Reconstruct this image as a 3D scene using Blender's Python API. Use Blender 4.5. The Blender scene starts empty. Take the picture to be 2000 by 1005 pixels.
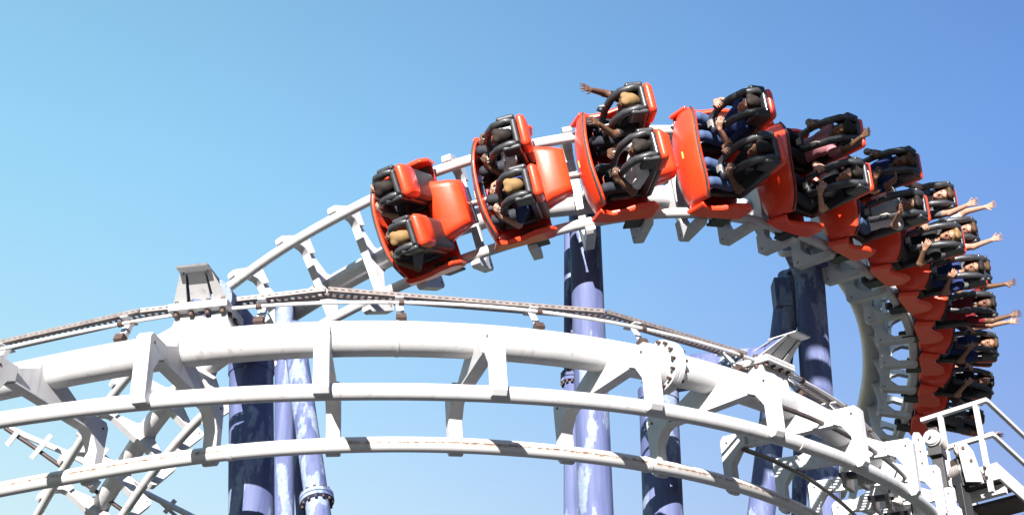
import bpy, math, random
import numpy as np
random.seed(7)
S = bpy.context.scene
COL = S.collection
R = math.radians
# ---------------------------------------------------------------- camera
FPX, PITCH, CAMZ = 2600.0, 30.0, 1.7
cam = bpy.data.cameras.new('camera'); co = bpy.data.objects.new('camera', cam); COL.objects.link(co)
co.location = (0, 0, CAMZ); co.rotation_euler = (R(90 + PITCH), 0, 0)
cam.sensor_width = 36; cam.sensor_fit = 'HORIZONTAL'; cam.lens = 36 * FPX / 2000; cam.clip_end = 5000
S.camera = co
# ---------------------------------------------------------------- sky and sun
SUN_EL, SUN_AZ = 20.0, 189.5
w = bpy.data.worlds.new('World'); S.world = w; w.use_nodes = True
nt = w.node_tree; N = nt.nodes; L = nt.links
sky = N.new('ShaderNodeTexSky'); sky.sky_type = 'NISHITA'; sky.sun_disc = False
sky.sun_elevation = R(SUN_EL); sky.sun_rotation = R(SUN_AZ); sky.altitude = 100; sky.air_density = 2.0; sky.dust_density = 0.0; sky.ozone_density = 1.0
tc = N.new('ShaderNodeTexCoord'); sp = N.new('ShaderNodeSeparateXYZ'); L.new(tc.outputs['Generated'], sp.inputs[0])
mr = N.new('ShaderNodeMapRange'); mr.interpolation_type = 'SMOOTHSTEP'
mr.inputs[1].default_value = -0.6; mr.inputs[2].default_value = 0.6; L.new(sp.outputs[0], mr.inputs[0])
tint = N.new('ShaderNodeMix'); tint.data_type = 'RGBA'; L.new(mr.outputs[0], tint.inputs[0])
tint.inputs[6].default_value = (0.82, 1.20, 1.29, 1); tint.inputs[7].default_value = (0.33, 0.485, 0.96, 1)
mul = N.new('ShaderNodeMix'); mul.data_type = 'RGBA'; mul.blend_type = 'MULTIPLY'; mul.inputs[0].default_value = 1
L.new(sky.outputs[0], mul.inputs[6]); L.new(tint.outputs[2], mul.inputs[7])
mz = N.new('ShaderNodeMapRange'); mz.inputs[1].default_value = 0.25; mz.inputs[2].default_value = 0.55; L.new(sp.outputs[2], mz.inputs[0])
tz = N.new('ShaderNodeMix'); tz.data_type = 'RGBA'; L.new(mz.outputs[0], tz.inputs[0]); tz.inputs[6].default_value = (0.98, 0.62, 0.62, 1); tz.inputs[7].default_value = (0.95, 0.94, 0.97, 1)
mu2 = N.new('ShaderNodeMix'); mu2.data_type = 'RGBA'; mu2.blend_type = 'MULTIPLY'; mu2.inputs[0].default_value = 1; L.new(mul.outputs[2], mu2.inputs[6]); L.new(tz.outputs[2], mu2.inputs[7])
L.new(mu2.outputs[2], N['Background'].inputs[0]); N['Background'].inputs[1].default_value = 0.07
sl = bpy.data.lights.new('sun', 'SUN'); sl.energy = 5.0; sl.angle = R(0.5); sl.color = (1.0, 0.965, 0.92)
so = bpy.data.objects.new('sun', sl); COL.objects.link(so); so.rotation_euler = (R(90 - SUN_EL), 0, R(180 - SUN_AZ)); so.location = (-3, -20, 20)
S.view_settings.view_transform = 'Standard'; S.view_settings.look = 'None'
S.view_settings.exposure = 1.68; S.view_settings.gamma = 1.0; S.view_settings.use_curve_mapping = False
S.render.engine = 'CYCLES'
# ---------------------------------------------------------------- pixel helpers (photo pixel -> direction)
th = R(PITCH); CAM = np.array([0, 0, CAMZ]); FW = np.array([0, math.cos(th), math.sin(th)]); UPV = np.array([0, -math.sin(th), math.cos(th)])
def ray(x, y): return FW + (x - 1000) / FPX * np.array([1., 0, 0]) - (y - 502.5) / FPX * UPV
def at_depth(x, y, d): return CAM + d * ray(x, y)
def at_y(x, y, Y): r = ray(x, y); return CAM + r * (Y / r[1])
def at_z(x, y, Z): r = ray(x, y); return CAM + r * ((Z - CAMZ) / r[2])
# ---------------------------------------------------------------- materials
def new_mat(name):
    m = bpy.data.materials.new(name); m.use_nodes = True
    return m, m.node_tree.nodes, m.node_tree.links, m.node_tree.nodes['Principled BSDF']
def ramp(N, stops):
    r = N.new('ShaderNodeValToRGB'); e = r.color_ramp.elements
    while len(e) < len(stops): e.new(0.5)
    for i, (p, c) in enumerate(stops):
        e[i].position = p; e[i].color = c if len(c) == 4 else (*c, 1)
    return r
def noise(N, L, scale, detail=4, rough=0.6, vec=None):
    n = N.new('ShaderNodeTexNoise'); n.inputs['Scale'].default_value = scale; n.inputs['Detail'].default_value = detail; n.inputs['Roughness'].default_value = rough
    if vec is not None: L.new(vec, n.inputs['Vector'])
    return n
def mixc(N, L, fac, a, b, mode='MIX'):
    m = N.new('ShaderNodeMix'); m.data_type = 'RGBA'; m.blend_type = mode
    for sock, v in ((0, fac), (6, a), (7, b)):
        if hasattr(v, 'is_linked') or hasattr(v, 'links'): L.new(v, m.inputs[sock])
        elif sock == 0: m.inputs[0].default_value = v
        else: m.inputs[sock].default_value = (*v, 1)
    return m.outputs[2]
def bump(N, L, h, strength, dist, b):
    bp = N.new('ShaderNodeBump'); bp.inputs['Strength'].default_value = strength; bp.inputs['Distance'].default_value = dist
    L.new(h, bp.inputs['Height']); L.new(bp.outputs[0], b.inputs['Normal'])
MAT = {}
def paint(name, base, dirt, rough=0.4, amt=0.5, scale=3.0, metallic=0.0, coat=0.0, rust=None):
    m, N, L, b = new_mat(name)
    g = N.new('ShaderNodeNewGeometry'); pos = g.outputs['Position']
    n1 = noise(N, L, scale, 6, 0.65, pos); n2 = noise(N, L, scale * 14, 3, 0.6, pos)
    r1 = ramp(N, [(0.42, (0, 0, 0)), (0.72, (1, 1, 1))]); L.new(n1.outputs[0], r1.inputs[0])
    mt = N.new('ShaderNodeMath'); mt.operation = 'MULTIPLY'; mt.inputs[1].default_value = amt; L.new(r1.outputs[0], mt.inputs[0])
    c = mixc(N, L, mt.outputs[0], base, dirt)
    if rust:
        mp = N.new('ShaderNodeMapping'); mp.inputs['Scale'].default_value = (16, 16, 1.3); L.new(pos, mp.inputs[0]); n4 = noise(N, L, 1.0, 5, 0.65, mp.outputs[0]); r4 = ramp(N, [(0.56, (0, 0, 0)), (0.80, (0.75, 0.75, 0.75))]); L.new(n4.outputs[0], r4.inputs[0]); c = mixc(N, L, r4.outputs[0], c, (0.19, 0.145, 0.12))
        n3 = noise(N, L, 5.0, 8, 0.7, pos); r3 = ramp(N, [(0.665, (0, 0, 0)), (0.70, (1, 1, 1))]); L.new(n3.outputs[0], r3.inputs[0])
        c = mixc(N, L, r3.outputs[0], c, rust)
    L.new(c, b.inputs['Base Color'])
    rr = N.new('ShaderNodeMapRange'); rr.inputs[3].default_value = rough - 0.1; rr.inputs[4].default_value = rough + 0.15; L.new(n2.outputs[0], rr.inputs[0]); L.new(rr.outputs[0], b.inputs['Roughness'])
    b.inputs['Metallic'].default_value = metallic; b.inputs['Coat Weight'].default_value = coat; b.inputs['Coat Roughness'].default_value = 0.08
    bump(N, L, n2.outputs[0], 0.12, 0.004, b)
    MAT[name] = m; return m
paint('white', (0.455, 0.45, 0.455), (0.29, 0.265, 0.255), 0.42, 0.45, 2.2, rust=(0.30, 0.15, 0.07))
paint('white_clean', (0.45, 0.445, 0.45), (0.28, 0.26, 0.25), 0.45, 0.5, 6)
paint('steel', (0.30, 0.27, 0.25), (0.12, 0.09, 0.08), 0.45, 0.8, 12, 0.7)
paint('galv', (0.36, 0.33, 0.31), (0.18, 0.14, 0.12), 0.45, 0.7, 9, 0.35)
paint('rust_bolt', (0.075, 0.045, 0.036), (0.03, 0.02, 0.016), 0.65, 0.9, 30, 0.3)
paint('black', (0.015, 0.015, 0.017), (0.04, 0.035, 0.035), 0.5, 0.6, 8)
paint('pad', (0.018, 0.018, 0.021), (0.05, 0.05, 0.055), 0.45, 0.6, 14, coat=0.15)
paint('rubber', (0.02, 0.02, 0.02), (0.06, 0.05, 0.05), 0.7, 0.8, 20)
paint('pipe_dark', (0.055, 0.035, 0.03), (0.02, 0.015, 0.015), 0.4, 0.7, 8)
paint('orange', (0.80, 0.050, 0.012), (0.60, 0.034, 0.009), 0.40, 0.6, 3, coat=0.3)
paint('red_dark', (0.26, 0.010, 0.007), (0.15, 0.008, 0.006), 0.35, 0.5, 4, coat=0.4)
paint('decal', (0.8, 0.55, 0.08), (0.6, 0.4, 0.1), 0.4, 0.4, 10)
def blue_mat():
    m, N, L, b = new_mat('blue_paint')
    g = N.new('ShaderNodeNewGeometry'); pos = g.outputs['Position']
    mp = N.new('ShaderNodeMapping'); mp.inputs['Scale'].default_value = (2.4, 2.4, 0.75); L.new(pos, mp.inputs[0])
    n1 = noise(N, L, 1.5, 7, 0.62, mp.outputs[0]); r1 = ramp(N, [(0.51, (0, 0, 0)), (0.545, (1, 1, 1))]); L.new(n1.outputs[0], r1.inputs[0])
    mp2 = N.new('ShaderNodeMapping'); mp2.inputs['Scale'].default_value = (14, 14, 1.2); L.new(pos, mp2.inputs[0])
    n2 = noise(N, L, 1.0, 5, 0.6, mp2.outputs[0]); r2 = ramp(N, [(0.35, (0.055, 0.068, 0.155)), (0.7, (0.10, 0.118, 0.22))]); L.new(n2.outputs[0], r2.inputs[0])
    n3 = noise(N, L, 25, 4, 0.6, pos); r3 = ramp(N, [(0.4, (0.16, 0.20, 0.30)), (0.65, (0.24, 0.28, 0.36))]); L.new(n3.outputs[0], r3.inputs[0])
    ml = N.new('ShaderNodeMath'); ml.operation = 'MULTIPLY'; ml.inputs[1].default_value = 0.8; L.new(r1.outputs[0], ml.inputs[0])
    c = mixc(N, L, ml.outputs[0], r2.outputs[0], r3.outputs[0])
    L.new(c, b.inputs['Base Color']); b.inputs['Roughness'].default_value = 0.68; b.inputs['Specular IOR Level'].default_value = 0.3
    bump(N, L, n3.outputs[0], 0.15, 0.004, b)
    MAT['blue'] = m
blue_mat()
paint('blue_pale', (0.34, 0.37, 0.45), (0.20, 0.23, 0.33), 0.5, 0.7, 4)
def rail_rust():
    m, N, L, b = new_mat('rail_paint_worn')
    uv = N.new('ShaderNodeUVMap'); sx = N.new('ShaderNodeSeparateXYZ'); L.new(uv.outputs[0], sx.inputs[0])
    g = N.new('ShaderNodeNewGeometry'); pos = g.outputs['Position']
    n0 = noise(N, L, 3.0, 5, 0.6, pos); n1 = noise(N, L, 22, 6, 0.7, pos)
    # worn running line along the rail: narrow band in the angle direction with a wandering edge
    a = N.new('ShaderNodeMath'); a.operation = 'SUBTRACT'; a.inputs[1].default_value = 0.5; L.new(sx.outputs[1], a.inputs[0])
    mm = N.new('ShaderNodeMapRange'); mm.inputs[3].default_value = -0.03; mm.inputs[4].default_value = 0.03; L.new(n0.outputs[0], mm.inputs[0])
    a2 = N.new('ShaderNodeMath'); a2.operation = 'ADD'; L.new(a.outputs[0], a2.inputs[0]); L.new(mm.outputs[0], a2.inputs[1])
    ab = N.new('ShaderNodeMath'); ab.operation = 'ABSOLUTE'; L.new(a2.outputs[0], ab.inputs[0])
    band = ramp(N, [(0.0, (1, 1, 1)), (0.045, (0.75, 0.75, 0.75)), (0.06, (0, 0, 0))]); L.new(ab.outputs[0], band.inputs[0])
    core = ramp(N, [(0.0, (1, 1, 1)), (0.010, (1, 1, 1)), (0.018, (0, 0, 0))]); L.new(ab.outputs[0], core.inputs[0])
    r1 = ramp(N, [(0.36, (0, 0, 0)), (0.6, (1, 1, 1))]); L.new(n1.outputs[0], r1.inputs[0])
    f1 = N.new('ShaderNodeMath'); f1.operation = 'MULTIPLY'; L.new(band.outputs[0], f1.inputs[0]); L.new(r1.outputs[0], f1.inputs[1])
    f2 = N.new('ShaderNodeMath'); f2.operation = 'MULTIPLY'; L.new(core.outputs[0], f2.inputs[0]); L.new(r1.outputs[0], f2.inputs[1])
    c = mixc(N, L, f1.outputs[0], (0.455, 0.445, 0.44), (0.26, 0.175, 0.12)); c = mixc(N, L, f2.outputs[0], c, (0.07, 0.032, 0.018))
    L.new(c, b.inputs['Base Color']); b.inputs['Roughness'].default_value = 0.45
    bump(N, L, n1.outputs[0], 0.15, 0.003, b)
    MAT['rail_worn'] = m
rail_rust()
def flat(name, col, rough=0.6, spec=0.3):
    m, N, L, b = new_mat(name)
    g = N.new('ShaderNodeNewGeometry'); n = noise(N, L, 40, 3, 0.6, g.outputs['Position'])
    c = mixc(N, L, n.outputs[0], tuple(v * 0.75 for v in col), tuple(min(1, v * 1.2) for v in col)); L.new(c, b.inputs['Base Color'])
    b.inputs['Roughness'].default_value = rough; b.inputs['Specular IOR Level'].default_value = spec
    MAT[name] = m; return m
# ---------------------------------------------------------------- mesh helpers
V = lambda *a: np.array(a, float)
def nrm(v): v = np.asarray(v, float); return v / (np.linalg.norm(v) + 1e-12)
class MB:
    def __init__(s): s.v = []; s.f = []; s.uv = []; s.sm = []
    def add(s, vs, fs, smooth=False, uvs=None):
        o = len(s.v); s.v += [tuple(map(float, p)) for p in vs]
        for k, f in enumerate(fs):
            s.f.append([i + o for i in f]); s.sm.append(smooth); s.uv.append(uvs[k] if uvs else [(0, 0)] * len(f))
    def box(s, c, ax, ay, az, hx, hy, hz):
        c = np.asarray(c, float); ax, ay, az = nrm(ax) * hx, nrm(ay) * hy, nrm(az) * hz
        vs = [c + i * ax + j * ay + k * az for k in (-1, 1) for j in (-1, 1) for i in (-1, 1)]
        s.add(vs, [(0, 2, 3, 1), (4, 5, 7, 6), (0, 1, 5, 4), (2, 6, 7, 3), (0, 4, 6, 2), (1, 3, 7, 5)])
    def prism(s, pts, off):                      # planar polygon (world points) extruded by +-off
        n = len(pts); off = np.asarray(off, float)
        vs = [np.asarray(p) - off for p in pts] + [np.asarray(p) + off for p in pts]
        s.add(vs, [tuple(range(n)), tuple(range(2 * n - 1, n - 1, -1))] + [(i, i + n, (i + 1) % n + n, (i + 1) % n) for i in range(n)])
    def tube(s, path, r, n=12, caps=True, ref=None):
        path = [np.asarray(p, float) for p in path]; m = len(path)
        rr = r if hasattr(r, '__len__') else [r] * m
        T = [nrm(path[min(i + 1, m - 1)] - path[max(i - 1, 0)]) for i in range(m)]
        if ref is None:
            a = V(0, 0, 1) if abs(T[0][2]) < 0.9 else V(1, 0, 0)
            A = nrm(a - T[0] * (a @ T[0])); As = []
            for t in T: A = nrm(A - t * (A @ t)); As.append(A)
        else: As = [nrm(np.asarray(a) - t * (np.asarray(a) @ t)) for a, t in zip(ref, T)]
        vs = []; ln = 0; ls = []
        for i in range(m):
            if i: ln += np.linalg.norm(path[i] - path[i - 1])
            ls.append(ln); B = np.cross(T[i], As[i])
            for k in range(n):
                q = 2 * math.pi * k / n - math.pi; vs.append(path[i] + rr[i] * (math.cos(q) * As[i] + math.sin(q) * B))
        fs = []; uv = []
        for i in range(m - 1):
            for k in range(n):
                k2 = (k + 1) % n
                fs.append((i * n + k, i * n + k2, (i + 1) * n + k2, (i + 1) * n + k))
                uv.append([(ls[i], k / n), (ls[i], (k + 1) / n), (ls[i + 1], (k + 1) / n), (ls[i + 1], k / n)])
        s.add(vs, fs, True, uv)
        if caps:
            s.add(vs[:n], [tuple(range(n - 1, -1, -1))]); s.add(vs[-n:], [tuple(range(n))])
    def cyl(s, a, b, r, n=16): s.tube([a, b], r, n)
    def ring(s, c, ax, r0, r1, h, n=24):         # annulus with thickness
        ax = nrm(ax); a = V(0, 0, 1) if abs(ax[2]) < 0.9 else V(1, 0, 0); A = nrm(a - ax * (a @ ax)); B = np.cross(ax, A); vs = []
        for (rr, hh) in ((r1, -h), (r1, h), (r0, h), (r0, -h)):
            for k in range(n): q = 2 * math.pi * k / n; vs.append(np.asarray(c) + rr * (math.cos(q) * A + math.sin(q) * B) + ax * hh)
        fs = [(j * n + k, j * n + (k + 1) % n, ((j + 1) % 4) * n + (k + 1) % n, ((j + 1) % 4) * n + k) for j in range(4) for k in range(n)]
        s.add(vs, fs)
    def mesh(s, name, mat):
        me = bpy.data.meshes.new(name); me.from_pydata(s.v, [], s.f)
        u = me.uv_layers.new(name='UVMap'); flatuv = [c for f in s.uv for q in f for c in q]; u.data.foreach_set('uv', flatuv)
        me.polygons.foreach_set('use_smooth', s.sm); me.materials.append(MAT[mat]); me.update()
        return me
    def build(s, name, mat, parent=None, bevel=0, seg=2, fix=True):
        me = s.mesh(name, mat)
        if fix:
            import bmesh
            b = bmesh.new(); b.from_mesh(me); bmesh.ops.recalc_face_normals(b, faces=b.faces); b.to_mesh(me); b.free()
        o = bpy.data.objects.new(name, me); COL.objects.link(o)
        if parent is not None: o.parent = parent; o.matrix_parent_inverse = parent.matrix_world.inverted()
        if bevel:
            md = o.modifiers.new('bevel', 'BEVEL'); md.width = bevel; md.segments = seg; md.limit_method = 'ANGLE'; md.angle_limit = R(35); md.harden_normals = True
            me.polygons.foreach_set('use_smooth', [True] * len(me.polygons))
        return o
from mathutils import Matrix
def thing(name, label, cat, loc=(0, 0, 0), group=None):
    o = bpy.data.objects.new(name, None); COL.objects.link(o); o.location = tuple(map(float, loc)); o.empty_display_size = 0.2
    o.matrix_world = Matrix.Translation(o.location)
    return tag(o, label, cat, group)
def tag(o, label=None, cat=None, group=None, kind=None):
    if label: o['label'] = label
    if cat: o['category'] = cat
    if group: o['group'] = group
    if kind: o['kind'] = kind
    return o
def share(src, name, parent, mw):                # copy of a part: shares mesh data
    o = src.copy(); o.name = name; COL.objects.link(o); o.parent = parent
    o.matrix_parent_inverse = parent.matrix_world.inverted(); o.matrix_basis = mw
    return o
# ---------------------------------------------------------------- ground
mb = MB(); g = 900
mb.add([(-g, -g, 0), (g, -g, 0), (g, g, 0), (-g, g, 0)], [(0, 1, 2, 3)])
m, N, L, b = new_mat('ground_paving'); gg = N.new('ShaderNodeNewGeometry'); n = noise(N, L, 0.6, 8, 0.7, gg.outputs['Position'])
rp = ramp(N, [(0.3, (0.04, 0.038, 0.034)), (0.7, (0.085, 0.08, 0.07))]); L.new(n.outputs[0], rp.inputs[0]); L.new(rp.outputs[0], b.inputs['Base Color']); b.inputs['Roughness'].default_value = 0.9
MAT['ground'] = m
tag(mb.build('ground', 'ground'), kind='structure')
# added unseen belt of woodland that blocks the bright low sky
m, N, L, b = new_mat('screen_trees'); gg = N.new('ShaderNodeNewGeometry'); n = noise(N, L, 0.8, 8, 0.7, gg.outputs['Position'])
rp = ramp(N, [(0.35, (0.025, 0.04, 0.015)), (0.7, (0.07, 0.10, 0.035))]); L.new(n.outputs[0], rp.inputs[0]); L.new(rp.outputs[0], b.inputs['Base Color']); b.inputs['Roughness'].default_value = 0.9
MAT['wood'] = m
mb = MB(); rg_ = random.Random(3)
for k in range(260):
    a = 2 * math.pi * k / 260 + rg_.uniform(-.01, .01); rr_ = rg_.uniform(52, 64); hh_ = rg_.uniform(11, 14.5); c0 = V(rr_ * math.sin(a), rr_ * math.cos(a), 0); vs = []
    for i in range(5):
        for j in range(9): q = 2 * math.pi * j / 9; e_ = rg_.uniform(.8, 1.2) * (1.7, 2.4, 2.2, 1.5, .4)[i]; vs.append(c0 + V(e_ * math.cos(q), e_ * math.sin(q), hh_ * (.0, .3, .6, .85, 1.0)[i]))
    mb.add(vs, [(i * 9 + j, i * 9 + (j + 1) % 9, (i + 1) * 9 + (j + 1) % 9, (i + 1) * 9 + j) for i in range(4) for j in range(9)] + [tuple(range(36, 45))])
tag(mb.build('screen_trees', 'wood'), 'added unseen belt of dark green trees blocking low sky light', 'screen_trees', kind='stuff')
# ---------------------------------------------------------------- track geometry
GA, HS, RS, RR = 0.5, 0.6, 0.127, 0.057       # half gauge, spine drop, spine radius, rail radius
FG_C=[(-3.322,8.753,5.203),(-2.279,8.436,5.217),(-1.250,8.366,5.258),(-0.250,8.532,5.322),(0.694,8.922,5.402),(1.555,9.522,5.489),(2.320,10.313,5.599),(2.980,11.282,5.743),(3.556,12.412,5.939)]
FG_U=[(0.007,-0.022,-1.000),(0.029,0.014,-0.999),(0.050,0.038,-0.998),(0.061,0.046,-0.997),(0.065,0.049,-0.997),(0.055,0.076,-0.996),(0.044,0.108,-0.993),(0.036,0.139,-0.990),(0.051,0.146,-0.988)]
BG_C=[(-5.455,16.587,7.777),(-5.006,15.937,8.029),(-4.537,15.305,8.254),(-4.040,14.699,8.437),(-3.507,14.125,8.584),(-2.949,13.578,8.717),(-2.369,13.064,8.848),(-1.761,12.615,8.956),(-1.146,12.238,9.063),(-0.530,11.953,9.171),(0.087,11.775,9.279),(0.700,11.701,9.395),(1.310,11.735,9.512),(1.913,11.883,9.621),(2.500,12.151,9.717),(3.059,12.538,9.800),(3.586,13.028,9.883),(4.076,13.603,9.971),(4.525,14.253,10.053),(4.931,14.966,10.118),(5.284,15.737,10.155),(5.581,16.554,10.165),(5.825,17.406,10.150),(6.017,18.283,10.116),(6.151,19.182,10.066)]
BG_U=[(-0.390,-0.555,-0.735),(-0.378,-0.548,-0.746),(-0.398,-0.552,-0.732),(-0.452,-0.583,-0.675),(-0.500,-0.633,-0.591),(-0.523,-0.687,-0.505),(-0.506,-0.736,-0.451),(-0.449,-0.779,-0.438),(-0.366,-0.823,-0.435),(-0.266,-0.886,-0.380),(-0.147,-0.952,-0.267),(-0.006,-0.990,-0.138),(0.161,-0.984,-0.070),(0.339,-0.939,-0.058),(0.503,-0.862,-0.067),(0.633,-0.772,-0.063),(0.726,-0.686,-0.050),(0.796,-0.604,-0.039),(0.848,-0.529,-0.032),(0.891,-0.454,-0.018),(0.925,-0.377,-0.040),(0.946,-0.307,-0.104),(0.955,-0.246,-0.169),(0.954,-0.186,-0.235),(0.938,-0.157,-0.310)]

class Track:
    def __init__(s, C, U, pre, post):
        C = [np.array(c) for c in C]; U = [np.array(u) for u in U]; s.pre = pre
        for k in range(pre):                      # carry the curve on past the frame
            a, b_, c = C[0], C[1], C[2]; C.insert(0, a + (a - b_) * 1.0 + ((a - b_) - (b_ - c)) * 0.6); U.insert(0, nrm(U[0] * 1.5 - U[1] * 0.5))
        for k in range(post):
            a, b_, c = C[-1], C[-2], C[-3]; C.append(a + (a - b_) + ((a - b_) - (b_ - c)) * 0.6); U.append(nrm(U[-1] * 1.5 - U[-2] * 0.5))
        s.C = np.array(C); s.U = np.array(U); s.n = len(C); s.t0 = -pre; s.t1 = s.n - 1 - pre
        s.MC = s.spl(s.C); s.MU = s.spl(s.U)
    def spl(s, P):                                # natural cubic spline second derivatives
        n = len(P); A = np.eye(n) * 4; A[0, 0] = A[-1, -1] = 1; r = np.zeros_like(P)
        for i in range(1, n - 1): A[i, i - 1] = A[i, i + 1] = 1; r[i] = 6 * (P[i + 1] - 2 * P[i] + P[i - 1])
        return np.linalg.solve(A, r)
    def ev(s, P, M, t):
        x = t + s.pre; i = int(min(max(math.floor(x), 0), s.n - 2)); f = x - i; e = 1 - f
        p = e * P[i] + f * P[i + 1] + ((e ** 3 - e) * M[i] + (f ** 3 - f) * M[i + 1]) / 6
        d = P[i + 1] - P[i] + (-(3 * e * e - 1) * M[i] + (3 * f * f - 1) * M[i + 1]) / 6
        return p, d
    def frame(s, t):
        c, d = s.ev(s.C, s.MC, t); T = nrm(d); u, _ = s.ev(s.U, s.MU, t); u = nrm(u - T * (u @ T)); return c, T, u, np.cross(u, T)
    def P(s, t, a, b): c, T, u, q = s.frame(t); return c + a * q + b * u
    def path(s, a, b, t0=None, t1=None, k=6):
        t0 = s.t0 if t0 is None else t0; t1 = s.t1 if t1 is None else t1
        ts = np.linspace(t0, t1, int((t1 - t0) * k) + 2); return [s.P(t, a, b) for t in ts], ts
    def arclen(s):
        ts = np.linspace(s.t0, s.t1, 1500); p = np.array([s.frame(t)[0] for t in ts]); return ts, np.concatenate([[0], np.cumsum(np.linalg.norm(np.diff(p, axis=0), axis=1))])
LEG = [(.40, -.335), (.475, -.30), (.545, -.20), (.545, .02), (.56, .052), (.60, .05), (.632, .015), (.638, -.41), (.605, -.45), (.40, -.45)]
WEB = [(.405, -.338), (.405, -.447), (.16, -.555), (.118, -.64), (0, -.66), (-.118, -.64), (-.16, -.555), (-.405, -.447), (-.405, -.338)]
HOLE = (.575, -.385)
def build_track(name, label, tr, ties, far_rail_mat, bw=.052, hole=True):
    root = thing(name, label, 'track', tr.frame(ties[0])[0])
    pts, ts = tr.path(0, -HS); m = MB(); m.tube(pts, RS, 28, ref=[tr.frame(t)[3] for t in ts]); sp = m.build('spine', 'white', root, fix=False)
    for sg in (1, -1):
        pts, ts = tr.path(sg * GA, 0); m = MB(); m.tube(pts, RR, 18, ref=[-sg * tr.frame(t)[3] * -1 if sg > 0 else tr.frame(t)[3] for t in ts])
        m.build('rail', 'white' if sg > 0 else far_rail_mat, root, fix=False)
    # one crosstie in local axes: x = across, y = up, z = along
    lg = {}
    for sg in (1, -1):
        m = MB(); m.prism([V(sg * a, b, 0) for a, b in LEG], V(0, 0, bw)); lg[sg] = m.build('leg', 'white', None, 0.006)
        m = MB()
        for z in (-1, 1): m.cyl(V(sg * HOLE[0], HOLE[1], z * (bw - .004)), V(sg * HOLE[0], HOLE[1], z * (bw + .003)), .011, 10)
        lg[(sg, 'h')] = m.build('bolt', 'rust_bolt', None)  # dark discs that paint in the darkness of the bolt holes
    m = MB(); m.prism([V(a, b, 0) for a, b in WEB], V(0, 0, .009)); m.box(V(0, -.332, 0), (1, 0, 0), (0, 1, 0), (0, 0, 1), .402, .007, bw - .003)
    wb = m.build('crosstie', 'white', None)
    for k, t in enumerate(ties):
        c, T, u, q = tr.frame(t); mw = Matrix(((q[0], u[0], -T[0], c[0]), (q[1], u[1], -T[1], c[1]), (q[2], u[2], -T[2], c[2]), (0, 0, 0, 1)))
        w_ = share(wb, 'crosstie', root, mw); w_.matrix_world = mw
        for sg in (1, -1):
            o = lg[sg].copy(); o.name = 'leg'; COL.objects.link(o); o.parent = w_
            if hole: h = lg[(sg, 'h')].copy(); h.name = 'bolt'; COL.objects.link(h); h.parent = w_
    for o in [lg[1], lg[-1], lg[(1, 'h')], lg[(-1, 'h')], wb]: bpy.data.objects.remove(o)
    return root
FG = Track(FG_C, FG_U, 3, 3); BG = Track(BG_C, BG_U, 4, 4)
fg = build_track('roller_coaster_track', 'white tubular coaster track arching across the foreground with a rusty far rail', FG, list(range(-2, 11)), 'rail_worn')
bg = build_track('roller_coaster_track', 'white tubular coaster track behind, looping under the orange train', BG, list(range(-3, 28)), 'white')
OV = Track([(1.2, 1.5, 13.2), (1.5, 3.2, 11.2), (1.75, 5.2, 9.95), (2.05, 7.1, 9.75), (2.35, 8.25, 10.6), (2.85, 8.5, 12.0), (3.5, 8.5, 13.3), (4.1, 8.5, 14.7), (4.6, 8.5, 16.2), (5.0, 8.5, 17.8)], [(-.1, -.6, -.7)] * 3 + [(-.15, -.85, -.2)] + [(-.15, -.93, .34)] * 6, 0, 0)  # unseen stretch of track added to cast shade on the right bend
ov = build_track('roller_coaster_track', 'unseen white coaster track added overhead to shade the right bend', OV, [k * .28 for k in range(0, 33)], 'white', hole=False)
for k in range(18):                               # planks added behind the overhead track to make its shade denser
    t_ = 4.55 + k * .235; c_, T_, u_, q_ = OV.frame(t_); m = MB(); m.box(OV.P(t_, -.28, -.9), T_, q_, u_, .158, .88, .015); m.build('shade_plank', 'pipe_dark', ov)
# joints on the foreground spine: a bolted flange pair and a weld ring
def spine_flange(root, tr, t, r1=.205):
    c, T, u, q = tr.frame(t); s = tr.P(t, 0, -HS)
    for k in (-1, 1):
        m = MB(); m.ring(s + T * k * .024, T, .12, r1, .022, 36); f = m.build('flange', 'white', root, .004)
        m = MB(); m.tube([s + T * k * .046, s + T * k * .075, s + T * k * .13], [.16, .15, .128], 28, False); m.build('flange_collar', 'white', root)
        for j in range(14):
            a = 2 * math.pi * j / 14; d = math.cos(a) * q + math.sin(a) * u; m = MB(); m.cyl(s + T * k * .044 + d * .181, s + T * k * .078 + d * .181, .015, 6); m.build('bolt', 'rust_bolt', f)
spine_flange(fg, FG, 4.56)
for tr, root, t in ((FG, fg, 2.47), (BG, bg, 7.4), (BG, bg, 18.5)):
    c, T, u, q = tr.frame(t); m = MB(); m.ring(tr.P(t, 0, -HS), T, .12, RS + .004, .008, 36); m.build('weld_ring', 'white', root)
for t, sg in ((5.32, 1), (1.2, -1), (4.75, -1)):
    c, T, u, q = FG.frame(t); m = MB(); m.ring(FG.P(t, sg * GA, 0), T, .05, RR + .005, .022, 24); m.build('rail_joint', 'white', fg)
paint('tray_steel', (0.20, 0.165, 0.15), (0.09, 0.065, 0.055), 0.5, 0.7, 12, 0.2)
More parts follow.
